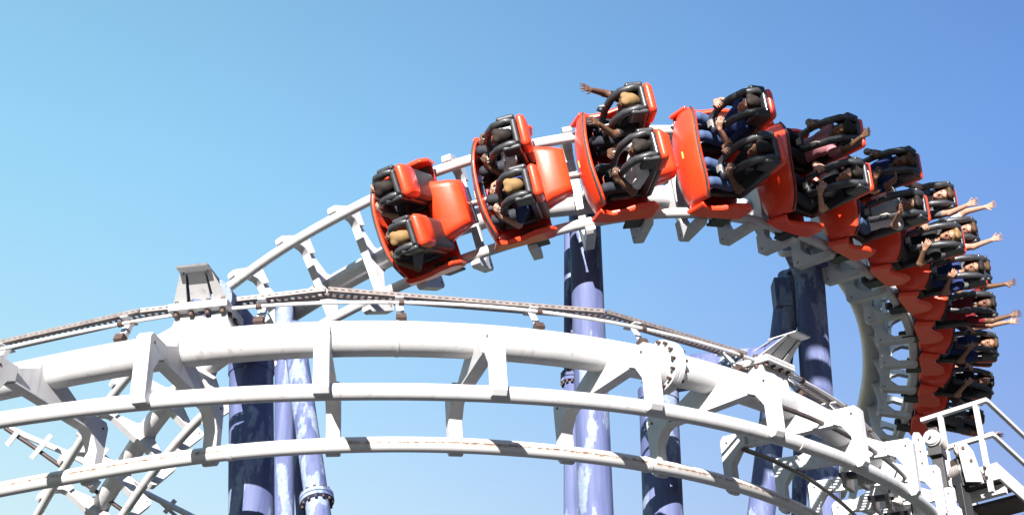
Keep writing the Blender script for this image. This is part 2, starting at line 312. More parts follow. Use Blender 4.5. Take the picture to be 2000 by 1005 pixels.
# ---------------------------------------------------------------- cable tray, conduit and brackets along the foreground spine
kn = [(-2.6, -.05, -.93), (-.9, -.05, -.97), (.62, -.05, -.97), (1.98, -.05, -.99), (4.08, -.05, -.97), (5.9, -.05, -.95), (7.6, -.05, -.93), (9.4, -.05, -.93), (10.5, -.05, -.93)]
tray = thing('cable_tray', 'slotted steel cable tray running above the foreground track spine', 'cable tray', FG.P(*kn[0]))
KP = [FG.P(*k) for k in kn]
for i in range(len(kn) - 1):
    a, b_ = KP[i], KP[i + 1]; T = nrm(b_ - a); ln = np.linalg.norm(b_ - a)
    _, _, u, q = FG.frame((kn[i][0] + kn[i + 1][0]) / 2); up = nrm(-u - T * (-u @ T)); side = np.cross(T, up)
    if side[1] > 0: side = -side                    # towards the viewer's side
    m = MB(); mid = (a + b_) / 2; hl = ln / 2 + .002
    W, H_ = .062, .016                               # shallow slotted tray: pierced floor, low pierced lips
    for ss in (-1, 1):
        m.box(mid - up * H_ + side * ss * W * .68, T, up, side, hl, .0015, W * .32)
        m.box(mid + side * ss * W + up * H_ * .62, T, up, side, hl, H_ * .38, .0015); m.box(mid + side * ss * W - up * H_ * .62, T, up, side, hl, H_ * .38, .0015)
    nsl = int(ln / .05)
    for k in range(nsl):
        p = a + T * (k + .5) * ln / nsl; hw = .012
        m.box(p - up * H_, T, up, side, hw, .0015, W * .37)
        for ss in (-1, 1): m.box(p + side * ss * W, T, up, side, hw, H_ * .24, .0015)
    m.build('tray_section', 'tray_steel', tray)
    m = MB()
    for (du, ds, r_) in ((-.002, -.04, .011), (0, .042, .011)): m.tube([a + up * du + side * ds, b_ + up * du + side * ds], r_, 8)
    m.build('cable_bundle', 'pipe_dark', tray)
pts, ts = FG.path(.06, -.855, -2.6, 10.4, 5); m = MB(); m.tube(pts, .0135, 10)
cond = m.build('cable_conduit', 'white'); tag(cond, 'thin white conduit pipe below the cable tray on the foreground track', 'conduit')
def tray_bracket(t):
    j = max(i for i in range(len(kn) - 1) if kn[i][0] <= t); f = (t - kn[j][0]) / (kn[j + 1][0] - kn[j][0]); top = KP[j] * (1 - f) + KP[j + 1] * f
    c, T, u, q = FG.frame(t); bot = FG.P(t, .05, -HS - RS + .01); ax = nrm(top - bot); sd = nrm(np.cross(ax, T))
    br = MB(); br.box((top + bot) / 2 - ax * .02, ax, T, sd, np.linalg.norm(top - bot) / 2 - .02, .026, .004); br.box((top + bot) / 2 - ax * .02 + sd * .016 + T * .024, ax, T, sd, np.linalg.norm(top - bot) / 2 - .02, .003, .02)
    o = br.build('tray_bracket', 'white_clean', tray)
    m = MB(); m.box(bot + ax * .03, ax, T, sd, .03, .035, .03); m.build('bracket_foot', 'rust_bolt', o)
    m = MB(); p = FG.P(t, .06, -.855); m.ring(p, T, .012, .024, .018, 12); m.build('pipe_clamp', 'rust_bolt', o)
    m = MB(); m.box(top - ax * .045, T, q, ax, .03, .075, .006); m.build('tray_clip', 'white_clean', o)
for t in (-.5, .52, 1.52, 2.5, 3.5, 4.36, 5.35, 6.2, 7.05, 7.9, 8.7): tray_bracket(t)
# pipes slung under the crossties at the far right end
for (a, b_, t0, r_, lab) in ((-.43, -.305, 5.97, .021, 'dark hydraulic pipe slung under the crossties beside the rusty rail'), (.30, -.375, 5.2, .02, 'dark pipe running along the underside of the spine to the platform')):
    pts, ts = FG.path(a, b_, t0, 10.6, 5); m = MB(); m.tube(pts, r_, 10); tag(m.build('hydraulic_pipe', 'pipe_dark'), lab, 'pipe')
# ---------------------------------------------------------------- supports
def to_ground(p, q):                              # carry the line p -> q down to the ground
    p, q = np.asarray(p), np.asarray(q); k = p[2] / (p[2] - q[2]); return p + (q - p) * k
def base_plate(root, g, r):
    m = MB(); m.ring(g + V(0, 0, .02), V(0, 0, 1), .01, r * 1.7, .02, 24); f = m.build('base_plate', 'blue', root)
    for k in range(8):
        a = math.pi * k / 4; d = V(math.cos(a), math.sin(a), 0) * r * 1.4; m = MB(); m.cyl(g + d + V(0, 0, .03), g + d + V(0, 0, .09), .02, 6); m.build('bolt', 'rust_bolt', f)
def collar(root, p, ax, r, mat='blue'):
    ax = nrm(ax); a = V(1, 0, 0); A = nrm(a - ax * (a @ ax)); B = np.cross(ax, A)
    for k in (-1, 1):
        m = MB(); m.ring(p + ax * k * .024, ax, r * .9, r * 1.42, .02, 28); f = m.build('flange', mat, root, .004)
        for j in range(12): q = 2 * math.pi * j / 12; d = (math.cos(q) * A + math.sin(q) * B) * r * 1.22; m = MB(); m.cyl(p + d + ax * k * .044, p + d + ax * k * .075, .016, 6); m.build('bolt', 'rust_bolt', f)
def tube_support(label, p, q, r, name='support_column', collar_at=None, cap=True, parent=None):
    g_ = to_ground(p, q); root = parent or thing(name, label, 'column', g_, 'blue steel support columns')
    m = MB(); m.tube([g_, np.asarray(p)], r, 32); m.build('tube', 'blue', root)
    base_plate(root, g_, r)
    for c in (collar_at or []): k = c; collar(root, np.asarray(p) + (g_ - np.asarray(p)) * k, g_ - np.asarray(p), r)
    return root, g_
def frac_at_pixel(p, q, ypix):
    g_ = to_ground(p, q); p = np.asarray(p)
    best = min(np.linspace(0, 1, 2000), key=lambda k: abs(pix(p + (g_ - p) * k)[1] - ypix)); return best
def pix(P): d = np.asarray(P) - CAM; z = d @ FW; return 1000 + FPX * d[0] / z, 502.5 - FPX * (d @ UPV) / z
def saddle_support(label, colpx, colY, colr, t, headpx, hd, flip):
    """column, kinked arm and a stiffened head bolted to the top of the foreground spine"""
    top = at_y(*colpx[0], colY); bot = at_y(*colpx[1], colY)
    root, g_ = tube_support(label, top, bot, colr)
    head = at_depth(*headpx, hd)
    c, T, u, q = FG.frame(t); seat = FG.P(t, 0, -HS - RS); up = -u
    m = MB(); m.tube([top - nrm(bot - top) * 0 + (bot - top) * .0, top + V(0, 0, .16) + (head - top) * .08, head - up * .16 - q * .18 + T * .06 * flip], [colr, colr * .95, colr * .8], 28); m.build('arm', 'blue', root)
    m = MB(); m.tube([top + nrm(bot - top) * .04, top - nrm(bot - top) * .06], colr * 1.05, 32); m.build('cap_ring', 'blue', root)
    # saddle box on the spine, flange plates and bolts
    m = MB(); m.prism([seat + T * x + up * z for x, z in ((-.24, -.06), (.24, -.06), (.20, .03), (.185, .10), (-.185, .10), (-.20, .03))], q * .10); m.build('saddle', 'white', root, .006)
    fz = .112
    for k, mt in ((0, 'white'), (1, 'white')):
        m = MB(); m.box(seat + up * (fz + k * .028), T, q, up, .215, .175, .0125); f = m.build('flange_plate', mt, root, .003)
    for (x, y) in [(x, y) for x in (-.17, -.06, .06, .17) for y in (-.13, .13)] + [(x, y) for x in (-.19, .19) for y in (-.05, .05)]:
        m = MB(); p = seat + T * x + q * y; m.cyl(p + up * (fz - .045), p + up * (fz - .012), .021, 6); m.cyl(p + up * (fz + .04), p + up * (fz + .07), .019, 6); m.build('bolt', 'rust_bolt', f)
    # stiffened head: tapered box with side gussets standing clear of it
    b0 = seat + up * (fz + .042); hh = max(.3, (head - b0) @ up + .10); ax = nrm(head - b0)
    tp = b0 + ax * hh
    m = MB()
    def frust(x0, x1, y0, y1, x2, x3, y2, y3):
        vs = [b0 + T * x + q * y for x, y in ((x0, y0), (x1, y0), (x1, y1), (x0, y1))] + [tp + T * x + q * y for x, y in ((x2, y2), (x3, y2), (x3, y3), (x2, y3))]
        m.add(vs, [(0, 1, 2, 3), (7, 6, 5, 4)] + [(i, (i + 1) % 4, (i + 1) % 4 + 4, i + 4) for i in range(4)])
    frust(-.078, .078, -.15, .10, -.062, .062, -.13, .05); m.build('head_box', 'white', root, .004)
    for sg in (-1, 1):
        for (ya, yb) in ((.085, .105), (-.15, -.13)):
            m = MB(); frust(*sorted((sg * .104, sg * .212)), ya, yb, *sorted((sg * .076, sg * .112)), ya * .55, yb * .55); m.build('gusset', 'white', root)
        m = MB(); frust(*sorted((sg * .112, sg * .13)), -.15, .08, *sorted((sg * .08, sg * .092)), -.12, .06); m.build('gusset', 'blue', root)
    m = MB(); m.box(tp + ax * .006, T, q, ax, .115, .13, .008); m.build('head_cap', 'white', root)
    return root
saddle_support('thick blue column at the left with a kinked arm to the foreground spine', ((491, 722), (491, 1000)), 9.75, .175, 1.13, (384, 520), 9.3, 1)
saddle_support('blue column right of centre with arm to the foreground spine near the platform', ((1286, 775), (1295, 1000)), 10.35, .165, 5.72, (1540, 662), 11.0, -1)
# column under the crest of the rear track and its slimmer companion
tube_support('tall blue column under the crest of the rear track', at_y(1141, 405, 12.62), at_y(1164, 1000, 12.62), .175)
p, q_ = at_y(1116, 440, 13.15), at_y(1117, 1000, 13.15)
tube_support('slim blue strut hiding behind the tall central column, with a bolted collar', p, q_, .085, 'support_strut', [frac_at_pixel(p, q_, 740)])
p, q_ = at_y(556, 590, 13.75), at_y(555, 1000, 13.75)
tube_support('slim pale blue column between the thick left column and the leaning one', p, q_, .11)
p, q_ = at_y(572, 640, 13.7), at_y(622, 1000, 13.0)
tube_support('leaning blue column with a bolted flange near the bottom left', p, q_, .125, 'support_column', [frac_at_pixel(p, q_, 975)])
p, q_ = at_y(566, 640, 14.3), at_y(590, 1000, 14.3)
tube_support('thin dark blue strut just left of the leaning column', p, q_, .07, 'support_strut')
p, q_ = at_y(1543, 540, 14.2), at_y(1487, 1000, 13.9)
tube_support('left leg of the twin support under the right bend, leaning left', p, q_, .15)
p, q_ = at_y(1580, 535, 14.0), at_y(1607, 930, 14.0)
root, _ = tube_support('right leg of the twin support under the right bend, with capped head', p, q_, .18)
sp_ = BG.P(16.25, 0, -HS); ax = nrm(sp_ - p); m = MB(); m.tube([p + ax * -.05 - V(0, 0, .12), sp_ - V(0, 0, .0)], .15, 28); m.build('arm', 'blue', root)
m = MB(); m.ring(sp_ - ax * .24, ax, .1, .22, .03, 28); m.build('flange', 'white', root, .004)
m = MB(); m.ring(p + V(0, 0, .03), V(0, 0, 1), .005, .27, .02, 8); m.build('cap_plate', 'blue', root)
m = MB(); m.box(at_y(1527, 577, 14.1), (1, 0, 0), (0, 1, 0), (0, 0, 1), .10, .12, .19); m.build('junction_box', 'blue', root, .01)
p, q_ = at_y(1566, 800, 14.6), at_y(1560, 1000, 14.6)
tube_support('thin dark blue strut between the twin support legs', p, q_, .085, 'support_strut')
# ---------------------------------------------------------------- pipe run behind the lower left
def pipe_run(label, pts, r, mat, name, clips=()):
    P_ = [at_depth(x, y, d) for x, y, d in pts]; root = thing(name, label, 'pipe', P_[0])
    m = MB(); m.tube(P_, r, 12); m.build('pipe', mat, root)
    for (x, y, d, dx, dy) in clips:
        a = at_depth(x, y, d); b_ = at_depth(x + dx, y + dy, d + .02); m = MB(); ax = nrm(b_ - a); m.box((a + b_) / 2, ax, np.cross(ax, FW), FW, np.linalg.norm(b_ - a) / 2, .032, .02); m.build('clip', 'white', root)
pipe_run('white pipe crossing behind the rear track at the lower left', ((-30, 812, 18.4), (50, 850, 18.4), (135, 886, 18.4), (240, 940, 18.4), (390, 1015, 18.4)), .042, 'white', 'pipe_run')
pipe_run('dark pipe with white clips below the white one at the lower left', ((10, 835, 18.2), (60, 868, 18.2), (140, 925, 18.2), (250, 1003, 18.2), (330, 1060, 18.2)), .03, 'pipe_dark', 'pipe_run', ((62, 893, 18.15, 38, -44), (14, 868, 18.15, 24, -30), (178, 960, 18.15, 16, -22)))
pipe_run('thin grey pipe with white clips farthest right at the lower left', ((150, 845, 18.6), (222, 905, 18.6), (300, 968, 18.6), (350, 1012, 18.6)), .025, 'galv', 'pipe_run', ((184, 905, 18.5, 26, -30), (322, 1000, 18.5, 20, -24)))
# ---------------------------------------------------------------- train cars (local axes: x forward, y left, z up; origin midway between the rails)
def rbox(m, x0, x1, y0, y1, z0, z1): m.box(V((x0 + x1) / 2, (y0 + y1) / 2, (z0 + z1) / 2), (1, 0, 0), (0, 1, 0), (0, 0, 1), (x1 - x0) / 2, (y1 - y0) / 2, (z1 - z0) / 2)
def loft(m, secs, smooth=True):                   # secs: rings of equal length, closed and capped
    n = len(secs[0]); vs = [p for s in secs for p in s]; fs = []
    for i in range(len(secs) - 1):
        for k in range(n): fs.append((i * n + k, i * n + (k + 1) % n, (i + 1) * n + (k + 1) % n, (i + 1) * n + k))
    fs += [tuple(range(n - 1, -1, -1)), tuple((len(secs) - 1) * n + k for k in range(n))]
    m.add(vs, fs, smooth)
def rring(x, hw, z0, z1, r, skew=0.0, k=4):       # rounded rectangle ring in a plane of constant x
    pts = []
    for (cy, cz, a0) in ((hw - r, z1 - r, 0), (-hw + r, z1 - r, 90), (-hw + r, z0 + r, 180), (hw - r, z0 + r, 270)):
        for j in range(k + 1): a = R(a0 + 90 * j / k); pts.append(V(x + skew * ((cz + r * math.sin(a)) - z0), cy + r * math.cos(a), cz + r * math.sin(a)))
    return pts
CARP = []                                        # (name, mesh, children)
def part(name, m, mat, bevel=0, kids=(), seg=2):
    o = m.build(name, mat, None, bevel, seg); return (name, o, list(kids))
SC, SX, SZ = .90, .06, -.10                    # seat and rider share one scale and offset
def seat_space(m, y):
    m.v = [(p[0] * SC + SX, (p[1] - y) * SC + y, p[2] * SC + SZ) for p in m.v]; return m
def car_parts():
    P = []
    m = MB(); rbox(m, -.50, .38, -.20, .20, .03, .10); rbox(m, -.10, .0, -.54, .54, .06, .10); P.append(part('chassis', m, 'black', .01))
    m = MB(); m.tube([V(.36, 0, .07), V(.54, 0, .07)], .035, 10); P.append(part('coupling', m, 'steel'))
    m = MB(); rbox(m, -.22, .37, -.56, .56, .105, .135); P.append(part('floor', m, 'red_dark', .01))
    for sg in (-1, 1):
        m = MB(); prof = [(-.25, .10), (-.27, .30), (-.20, .40), (-.04, .38), (.10, .30), (.24, .28), (.36, .36), (.42, .12), (.28, .075), (-.16, .075)]
        secs = [[V(x, sg * .545, z) for x, z in prof], [V(x, sg * .575, z) for x, z in prof], [V(x * .92 + .004, sg * .60, .235 + (z - .235) * .82) for x, z in prof]]
        loft(m, secs, False); P.append(part('side_panel', m, 'orange', .012, seg=3))
    # front bulkhead: glossy shield, bowed forward
    m = MB(); secs = []
    for j in range(17):
        y = -.53 + 1.06 * j / 16; e = abs(y) / .53; top = .56 - .13 * e ** 4; bot = .06 + .06 * e ** 4; xb = .415 - .085 * e ** 2.4; sct = []
        for i in range(9): f = i / 8; z = bot + (top - bot) * f; sct.append(V(xb + .05 * math.sin(math.pi * f * .9 + .2), y, z))
        for i in range(8, -1, -1): f = i / 8; z = bot + (top - bot) * f; sct.append(V(xb - .03 + .036 * math.sin(math.pi * f * .9 + .2), y, z))
        secs.append(sct)
    loft(m, secs); tr_ = MB(); tr_.tube([sct[8] for sct in secs], .011, 8); P.append(part('front_shield', m, 'orange', 0, [part('edge_trim', tr_, 'rubber')]))
    m = MB(); rbox(m, .452, .472, -.04, .04, .30, .318); P.append(part('badge', m, 'decal', .004))
    # tail cowl, narrowing to the rear
    m = MB(); loft(m, [rring(-.14, .34, .12, .40, .07), rring(-.22, .33, .12, .45, .09), rring(-.30, .30, .13, .46, .09), rring(-.42, .27, .15, .44, .08), rring(-.52, .235, .19, .39, .07)]); P.append(part('tail_cowl', m, 'orange'))
    m = MB(); loft(m, [rring(-.22, .336, .28, .295, .006), rring(-.30, .306, .28, .295, .006), rring(-.42, .276, .28, .295, .006), rring(-.51, .243, .28, .292, .005)]); P.append(part('trim_strip', m, 'red_dark'))
    for sg in (-1, 1):
        y = sg * .265
        m = MB(); loft(m, [[p + V(0, y, 0) for p in rring(x, hw, z0, z1, .05)] for x, hw, z0, z1 in ((-.33, .13, .40, 1.12), (-.315, .17, .36, 1.24), (-.27, .185, .36, 1.27), (-.235, .18, .36, 1.26))]); shell = seat_space(m, y)
        m = MB(); rbox(m, -.25, -.165, y - .205, y + .205, .45, 1.14); k1 = part('back_cushion', seat_space(m, y), 'pad', .03, seg=3)
        m = MB(); rbox(m, -.20, .20, y - .21, y + .21, .40, .49); k2 = part('seat_cushion', seat_space(m, y), 'pad', .03, seg=3)
        ks = [k1, k2]
        for s2 in (-1, 1):
            m = MB(); rbox(m, -.235, -.03, y + s2 * .175 - .03, y + s2 * .175 + .03, 1.10, 1.33); ks.append(part('head_bolster', seat_space(m, y), 'pad', .025, seg=3))
        m = MB(); rbox(m, -.24, -.17, y - .15, y + .15, 1.12, 1.34); ks.append(part('headrest', seat_space(m, y), 'pad', .03, seg=3))
        m = MB(); rbox(m, -.14, .06, y - .09, y + .09, .20, .40); ks.append(part('pedestal', seat_space(m, y), 'black', .01))
        m = MB(); loft(m, [[p + V(0, y, 0) for p in rring(x, hw, 1.0, z1, .05)] for x, hw, z1 in ((-.35, .13, 1.22), (-.335, .172, 1.30), (-.29, .19, 1.33), (-.25, .182, 1.32))]); ks.append(part('head_cap', seat_space(m, y), 'orange'))
        P.append(part('seat', shell, 'black', 0, ks))
        # over-the-shoulder restraint
        m = MB()
        for s2 in (-1, 1):
            m.tube([V(-.30, y + s2 * .125, 1.12), V(-.24, y + s2 * .13, 1.27), V(-.12, y + s2 * .135, 1.32), V(.02, y + s2 * .135, 1.25), V(.10, y + s2 * .13, 1.10), V(.135, y + s2 * .12, .92), V(.14, y + s2 * .10, .74), V(.145, y + s2 * .04, .725), V(.145, y, .722)], [.026, .036, .042, .045, .045, .042, .040, .040, .040], 10)
        hs = []
        for s2 in (-1, 1):
            m3 = MB(); m3.tube([V(.13, y + s2 * .12, 1.0), V(.21, y + s2 * .125, .99), V(.225, y + s2 * .125, .92), V(.14, y + s2 * .115, .86)], .014, 8); hs.append(part('grab_handle', seat_space(m3, y), 'galv'))
        m4 = MB(); rbox(m4, .185, .20, y - .04, y + .04, .70, .76); hs.append(part('buckle_plate', seat_space(m4, y), 'galv'))
        P.append(part('shoulder_restraint', seat_space(m, y), 'pad', 0, hs))
        # wheel carrier on each rail
        c = sg * GA
        m = MB(); rbox(m, -.15, .05, c - .014 + sg * .08, c + .014 + sg * .08, -.11, .10)
        ks = []
        for (x, z, r) in ((-.13, RR + .062, .06), (.03, RR + .062, .06), (-.05, -RR - .05, .048)):
            w_ = MB(); w_.cyl(V(x, c - .032, z), V(x, c + .032, z), r, 20); h_ = MB(); h_.cyl(V(x, c - .037, z), V(x, c + .037, z), r * .4, 14)
            ks.append(part('wheel', w_, 'rubber', .006)); ks.append(part('wheel_hub', h_, 'steel'))
        w_ = MB(); w_.cyl(V(-.05, c - sg * (RR + .052), -.03), V(-.05, c - sg * (RR + .052), .03), .05, 18); ks.append(part('guide_wheel', w_, 'rubber', .005))
        P.append(part('wheel_carrier', m, 'black', .008, ks))
    return P
CP = car_parts()
ORD = ['first', 'second', 'third', 'fourth', 'fifth', 'sixth', 'seventh', 'eighth', 'ninth', 'tenth', 'eleventh', 'twelfth']
ts_, al = BG.arclen(); s0 = np.interp(8.5, ts_, al)
CARS = []
NCAR = 12
for k in range(NCAR):
    t = float(np.interp(s0 + k * 1.02, al, ts_)); c, T, u, q = BG.frame(t); fx, ly = -T, -q
    mw = Matrix(((fx[0], ly[0], u[0], c[0]), (fx[1], ly[1], u[1], c[1]), (fx[2], ly[2], u[2], c[2]), (0, 0, 0, 1)))
    lab = 'orange two-seat coaster car, %s from the left end of the train' % ORD[k]
    if k == 0: lab = 'orange two-seat lead car at the lower left end of the train'
    root = thing('coaster_car', lab, 'coaster car', group='cars of the orange train'); root.matrix_world = mw
    for (nm, ob, kids) in CP:
        o = ob.copy(); o.name = nm; COL.objects.link(o); o.parent = root
        for (n2, ob2, _) in kids: o2 = ob2.copy(); o2.name = n2; COL.objects.link(o2); o2.parent = o
    CARS.append((root, mw))
for (nm, ob, kids) in CP:
    for (n2, ob2, _) in kids: bpy.data.objects.remove(ob2)
    bpy.data.objects.remove(ob)
# ---------------------------------------------------------------- riders: one continuous body each, meshed from a blended field of tapered limbs
def cone_d(X, a, b, ra, rb):
    a, b = np.asarray(a, np.float32), np.asarray(b, np.float32); ab = b - a; L2 = float(ab @ ab) + 1e-9
    h = np.clip(((X - a) @ ab) / L2, 0, 1); return np.linalg.norm(X - a - h[..., None] * ab, axis=-1) - (ra + (rb - ra) * h)
def ell_d(X, c, r):
    p = (X - np.asarray(c, np.float32)); r = np.asarray(r, np.float32); k0 = np.linalg.norm(p / r, axis=-1); k1 = np.linalg.norm(p / (r * r), axis=-1); return k0 * (k0 - 1) / np.maximum(k1, 1e-6)
def field_mesh(prims, h, lo, hi):
    lo = np.array(lo); n = np.ceil((np.array(hi) - lo) / h).astype(int) + 1
    ax = [lo[i] + h * np.arange(n[i]) for i in range(3)]
    F = np.full(n, 9.0, np.float32); RG = np.zeros(n, np.int8); BD = np.full(n, 9.0, np.float32)
    for pr in prims:
        kind, reg, k = pr[0], pr[1], pr[2]
        if kind == 'c': a, b_, ra, rb = pr[3:]; pl = np.minimum(a, b_) - max(ra, rb) - .06; ph = np.maximum(a, b_) + max(ra, rb) + .06
        else: c, r = pr[3:]; pl = np.array(c) - np.array(r) - .06; ph = np.array(c) + np.array(r) + .06
        i0 = np.clip(((pl - lo) / h).astype(int), 0, n); i1 = np.clip(((ph - lo) / h).astype(int) + 2, 0, n)
        if (i1 <= i0).any(): continue
        sl = tuple(slice(i0[i], i1[i]) for i in range(3))
        X = np.stack(np.meshgrid(*[ax[i][sl[i]] for i in range(3)], indexing='ij'), -1).astype(np.float32)
        d = cone_d(X, *pr[3:]) if kind == 'c' else ell_d(X, *pr[3:])
        f = F[sl]
        if k < 0: F[sl] = np.maximum(f, -d)
        else:
            hh = np.clip(.5 + .5 * (f - d) / k, 0, 1); F[sl] = f * (1 - hh) + d * hh - k * hh * (1 - hh)
            bd = BD[sl]; better = d < bd; RG[sl] = np.where(better, reg, RG[sl]); BD[sl] = np.where(better, d, bd)
    ins = F < 0; c = np.zeros(n - 1, np.int8)
    corner = [(i, j, k) for i in (0, 1) for j in (0, 1) for k in (0, 1)]
    for (i, j, k) in corner: c += ins[i:n[0] - 1 + i, j:n[1] - 1 + j, k:n[2] - 1 + k]
    act = np.argwhere((c > 0) & (c < 8)); idx = np.full(n - 1, -1, np.int64); idx[tuple(act.T)] = np.arange(len(act))
    acc = np.zeros((len(act), 3)); cnt = np.zeros(len(act))
    for a in corner:
        for d in range(3):
            if a[d]: continue
            b_ = list(a); b_[d] = 1
            fa = F[tuple((act + a).T)]; fb = F[tuple((act + b_).T)]; x = (fa < 0) != (fb < 0); t = np.where(x, fa / (fa - fb + 1e-12), 0)
            p = act + np.array(a, float); p[:, d] += t; acc += np.where(x[:, None], p, 0); cnt += x
    vs = lo + h * acc / cnt[:, None]
    faces = []
    for d in range(3):
        e1, e2 = (d + 1) % 3, (d + 2) % 3
        A = [slice(1, -1)] * 3; A[d] = slice(0, n[d] - 1); B = list(A); B[d] = slice(1, n[d])
        ia = ins[tuple(A)]; ib = ins[tuple(B)]; w_ = np.argwhere(ia != ib); 
        off = np.ones(3, int); off[d] = 0; g_ = w_ + off; flip = ins[tuple(g_.T)]
        def cell(o1, o2): q = g_.copy(); q[:, e1] -= o1; q[:, e2] -= o2; return idx[tuple(q.T)]
        Q = np.stack([cell(1, 1), cell(0, 1), cell(0, 0), cell(1, 0)], 1); Q[~flip] = Q[~flip][:, ::-1]; faces.append(Q)
    faces = np.concatenate(faces); faces = faces[(faces >= 0).all(1)]
    cen = vs[faces].mean(1); gi = np.clip(np.round((cen - lo) / h).astype(int), 0, n - 1); reg = RG[tuple(gi.T)]
    return vs, faces, reg
SKIN, SHIRT, TROU, SHOE, EYE, LIP = range(6)
def rider_prims(pose, build=1.0):
    P = []; c = lambda reg, a, b, ra, rb, k=.02: P.append(('c', reg, k, np.array(a, float), np.array(b, float), ra, rb)); e = lambda reg, p, r, k=.02: P.append(('e', reg, k, np.array(p, float), r))
    lean = .0
    e(TROU, (-.06, 0, .57), (.12, .17, .10)); e(SHIRT, (-.08, 0, .70), (.10 * build, .145 * build, .15), .05); e(SHIRT, (-.085, 0, .88), (.105 * build, .165, .17), .05); c(SHIRT, (-.095, -.15, 1.0), (-.095, .15, 1.0), .06, .06, .05)
    c(SKIN, (-.085, 0, 1.02), (-.065, 0, 1.14), .052, .050, .02)
    hd = (-.045, 0, 1.235); e(SKIN, hd, (.098, .076, .118), .02); c(SKIN, (-.02, 0, 1.165), (.02, 0, 1.15), .052, .036, .03)
    c(SKIN, (.05, 0, 1.245), (.066, 0, 1.212), .010, .016, .012); e(EYE, (.040, .030, 1.243), (.012, .014, .009), .002); e(EYE, (.040, -.030, 1.243), (.012, .014, .009), .002)
    c(SKIN, (.036, -.045, 1.262), (.036, .045, 1.262), .010, .010, .012); e(LIP, (.043, 0, 1.176), (.012, .024, .008), .004)
    for s in (-1, 1): e(SKIN, (-.05, s * .078, 1.225), (.022, .010, .033), .006)
    for s in (-1, 1):
        c(TROU, (-.04, s * .09, .57), (.265, s * .125, .655), .082, .060, .03)
        c(TROU if pose[2] else SKIN, (.27, s * .125, .65), (.235, s * .125, .36), .055, .040, .02); c(SHOE, (.225, s * .125, .335), (.225, s * .125, .345), .045, .045, .02); c(SHOE, (.215, s * .125, .325), (.335, s * .135, .318), .042, .033, .02)
        mode = pose[0] if s > 0 else pose[1]; sh = V(-.095, s * .185, 1.0)
        if mode == 'grip': el, wr, hdv, nv = V(.02, s * .29, .80), V(.19, s * .185, .93), nrm(V(.25, -s * .5, .55)), V(-.6, -s * .6, 0)
        elif mode == 'up': el, wr, hdv, nv = V(-.02, s * .27, 1.27), V(.03, s * .25, 1.53), nrm(V(.2, -s * .02, 1)), V(1, 0, -.2)
        elif mode == 'wide': el, wr, hdv, nv = V(.0, s * .40, 1.18), V(.06, s * .47, 1.43), nrm(V(.25, s * .12, 1)), V(1, 0, -.2)
        else: el, wr, hdv, nv = V(.14, s * .27, 1.04), V(.33, s * .22, 1.22), nrm(V(.7, -s * .05, .7)), V(.7, 0, -.7)
        md = sh + (el - sh) * .62
        c(SHIRT, sh, md, .060, .053, .03); c(SKIN, md, el, .046, .041, .012); c(SKIN, el, wr, .041, .028, .02)
        nv = nrm(nv - hdv * (nv @ hdv)); ac = np.cross(hdv, nv); pm = wr + hdv * .05
        for a in (-.026, -.009, .009, .026): c(SKIN, wr + hdv * .012 + ac * a * .7, wr + hdv * .085 + ac * a * 1.15, .0135, .0115, .010)
        curl = {'grip': 1.1, 'up': .25, 'wide': .15, 'fwd': .4}[mode]
        for a, ln in ((-.030, .062), (-.0105, .075), (.0105, .080), (.030, .070)):
            p0 = wr + hdv * .085 + ac * a * 1.15; sp_ = ac * a * (1.2 if curl < .5 else .2)
            d1 = nrm(hdv + sp_ * 6 + nv * curl * .6); p1 = p0 + d1 * ln * .55; d2 = nrm(hdv + sp_ * 6 + nv * curl * 1.9); p2 = p1 + d2 * ln * .5
            c(SKIN, p0, p1, .0105, .0095, .004); c(SKIN, p1, p2, .0095, .008, .003)
        ts = s if True else 1
        t0 = wr + hdv * .025 + ac * .028 * (1 if ac[1] * s < 0 or mode == 'grip' else -1); dv = nrm(hdv * .8 + (t0 - wr - hdv * .025) / .028 * .75 + nv * curl * .4); t1 = t0 + dv * .04; c(SKIN, t0, t1, .014, .012, .008); c(SKIN, t1, t1 + nrm(dv + hdv * .4 + nv * curl * .5) * .032, .0115, .009, .004)
    return P
POSES = [('grip', 'grip', 1), ('up', 'up', 1), ('up', 'grip', 0), ('wide', 'wide', 0), ('fwd', 'fwd', 1)]
PTXT = ['holding the restraint', 'both arms straight up', 'one arm up', 'arms spread wide', 'arms reaching forward']
HB = .0095
def region_mesh(name, vs, fs, reg, nslots):
    me = bpy.data.meshes.new(name); me.vertices.add(len(vs)); me.vertices.foreach_set('co', np.asarray(vs, np.float32).ravel())
    me.loops.add(len(fs) * 4); me.loops.foreach_set('vertex_index', fs.astype(np.int32).ravel()); me.polygons.add(len(fs)); me.polygons.foreach_set('loop_start', np.arange(0, len(fs) * 4, 4, dtype=np.int32)); me.polygons.foreach_set('loop_total', np.full(len(fs), 4, np.int32))
    for _ in range(nslots): me.materials.append(None)
    me.polygons.foreach_set('material_index', reg.astype(np.int32)); me.polygons.foreach_set('use_smooth', np.ones(len(fs), bool)); me.update(calc_edges=True); me.validate(); return me
BODY = []
for i, ps in enumerate(POSES):
    vs, fs, rg = field_mesh(rider_prims(ps, .96 + .04 * (i % 3)), HB, (-.24, -.62, .18), (.56, .62, 1.76)); BODY.append(region_mesh('person', vs, fs, rg, 6))
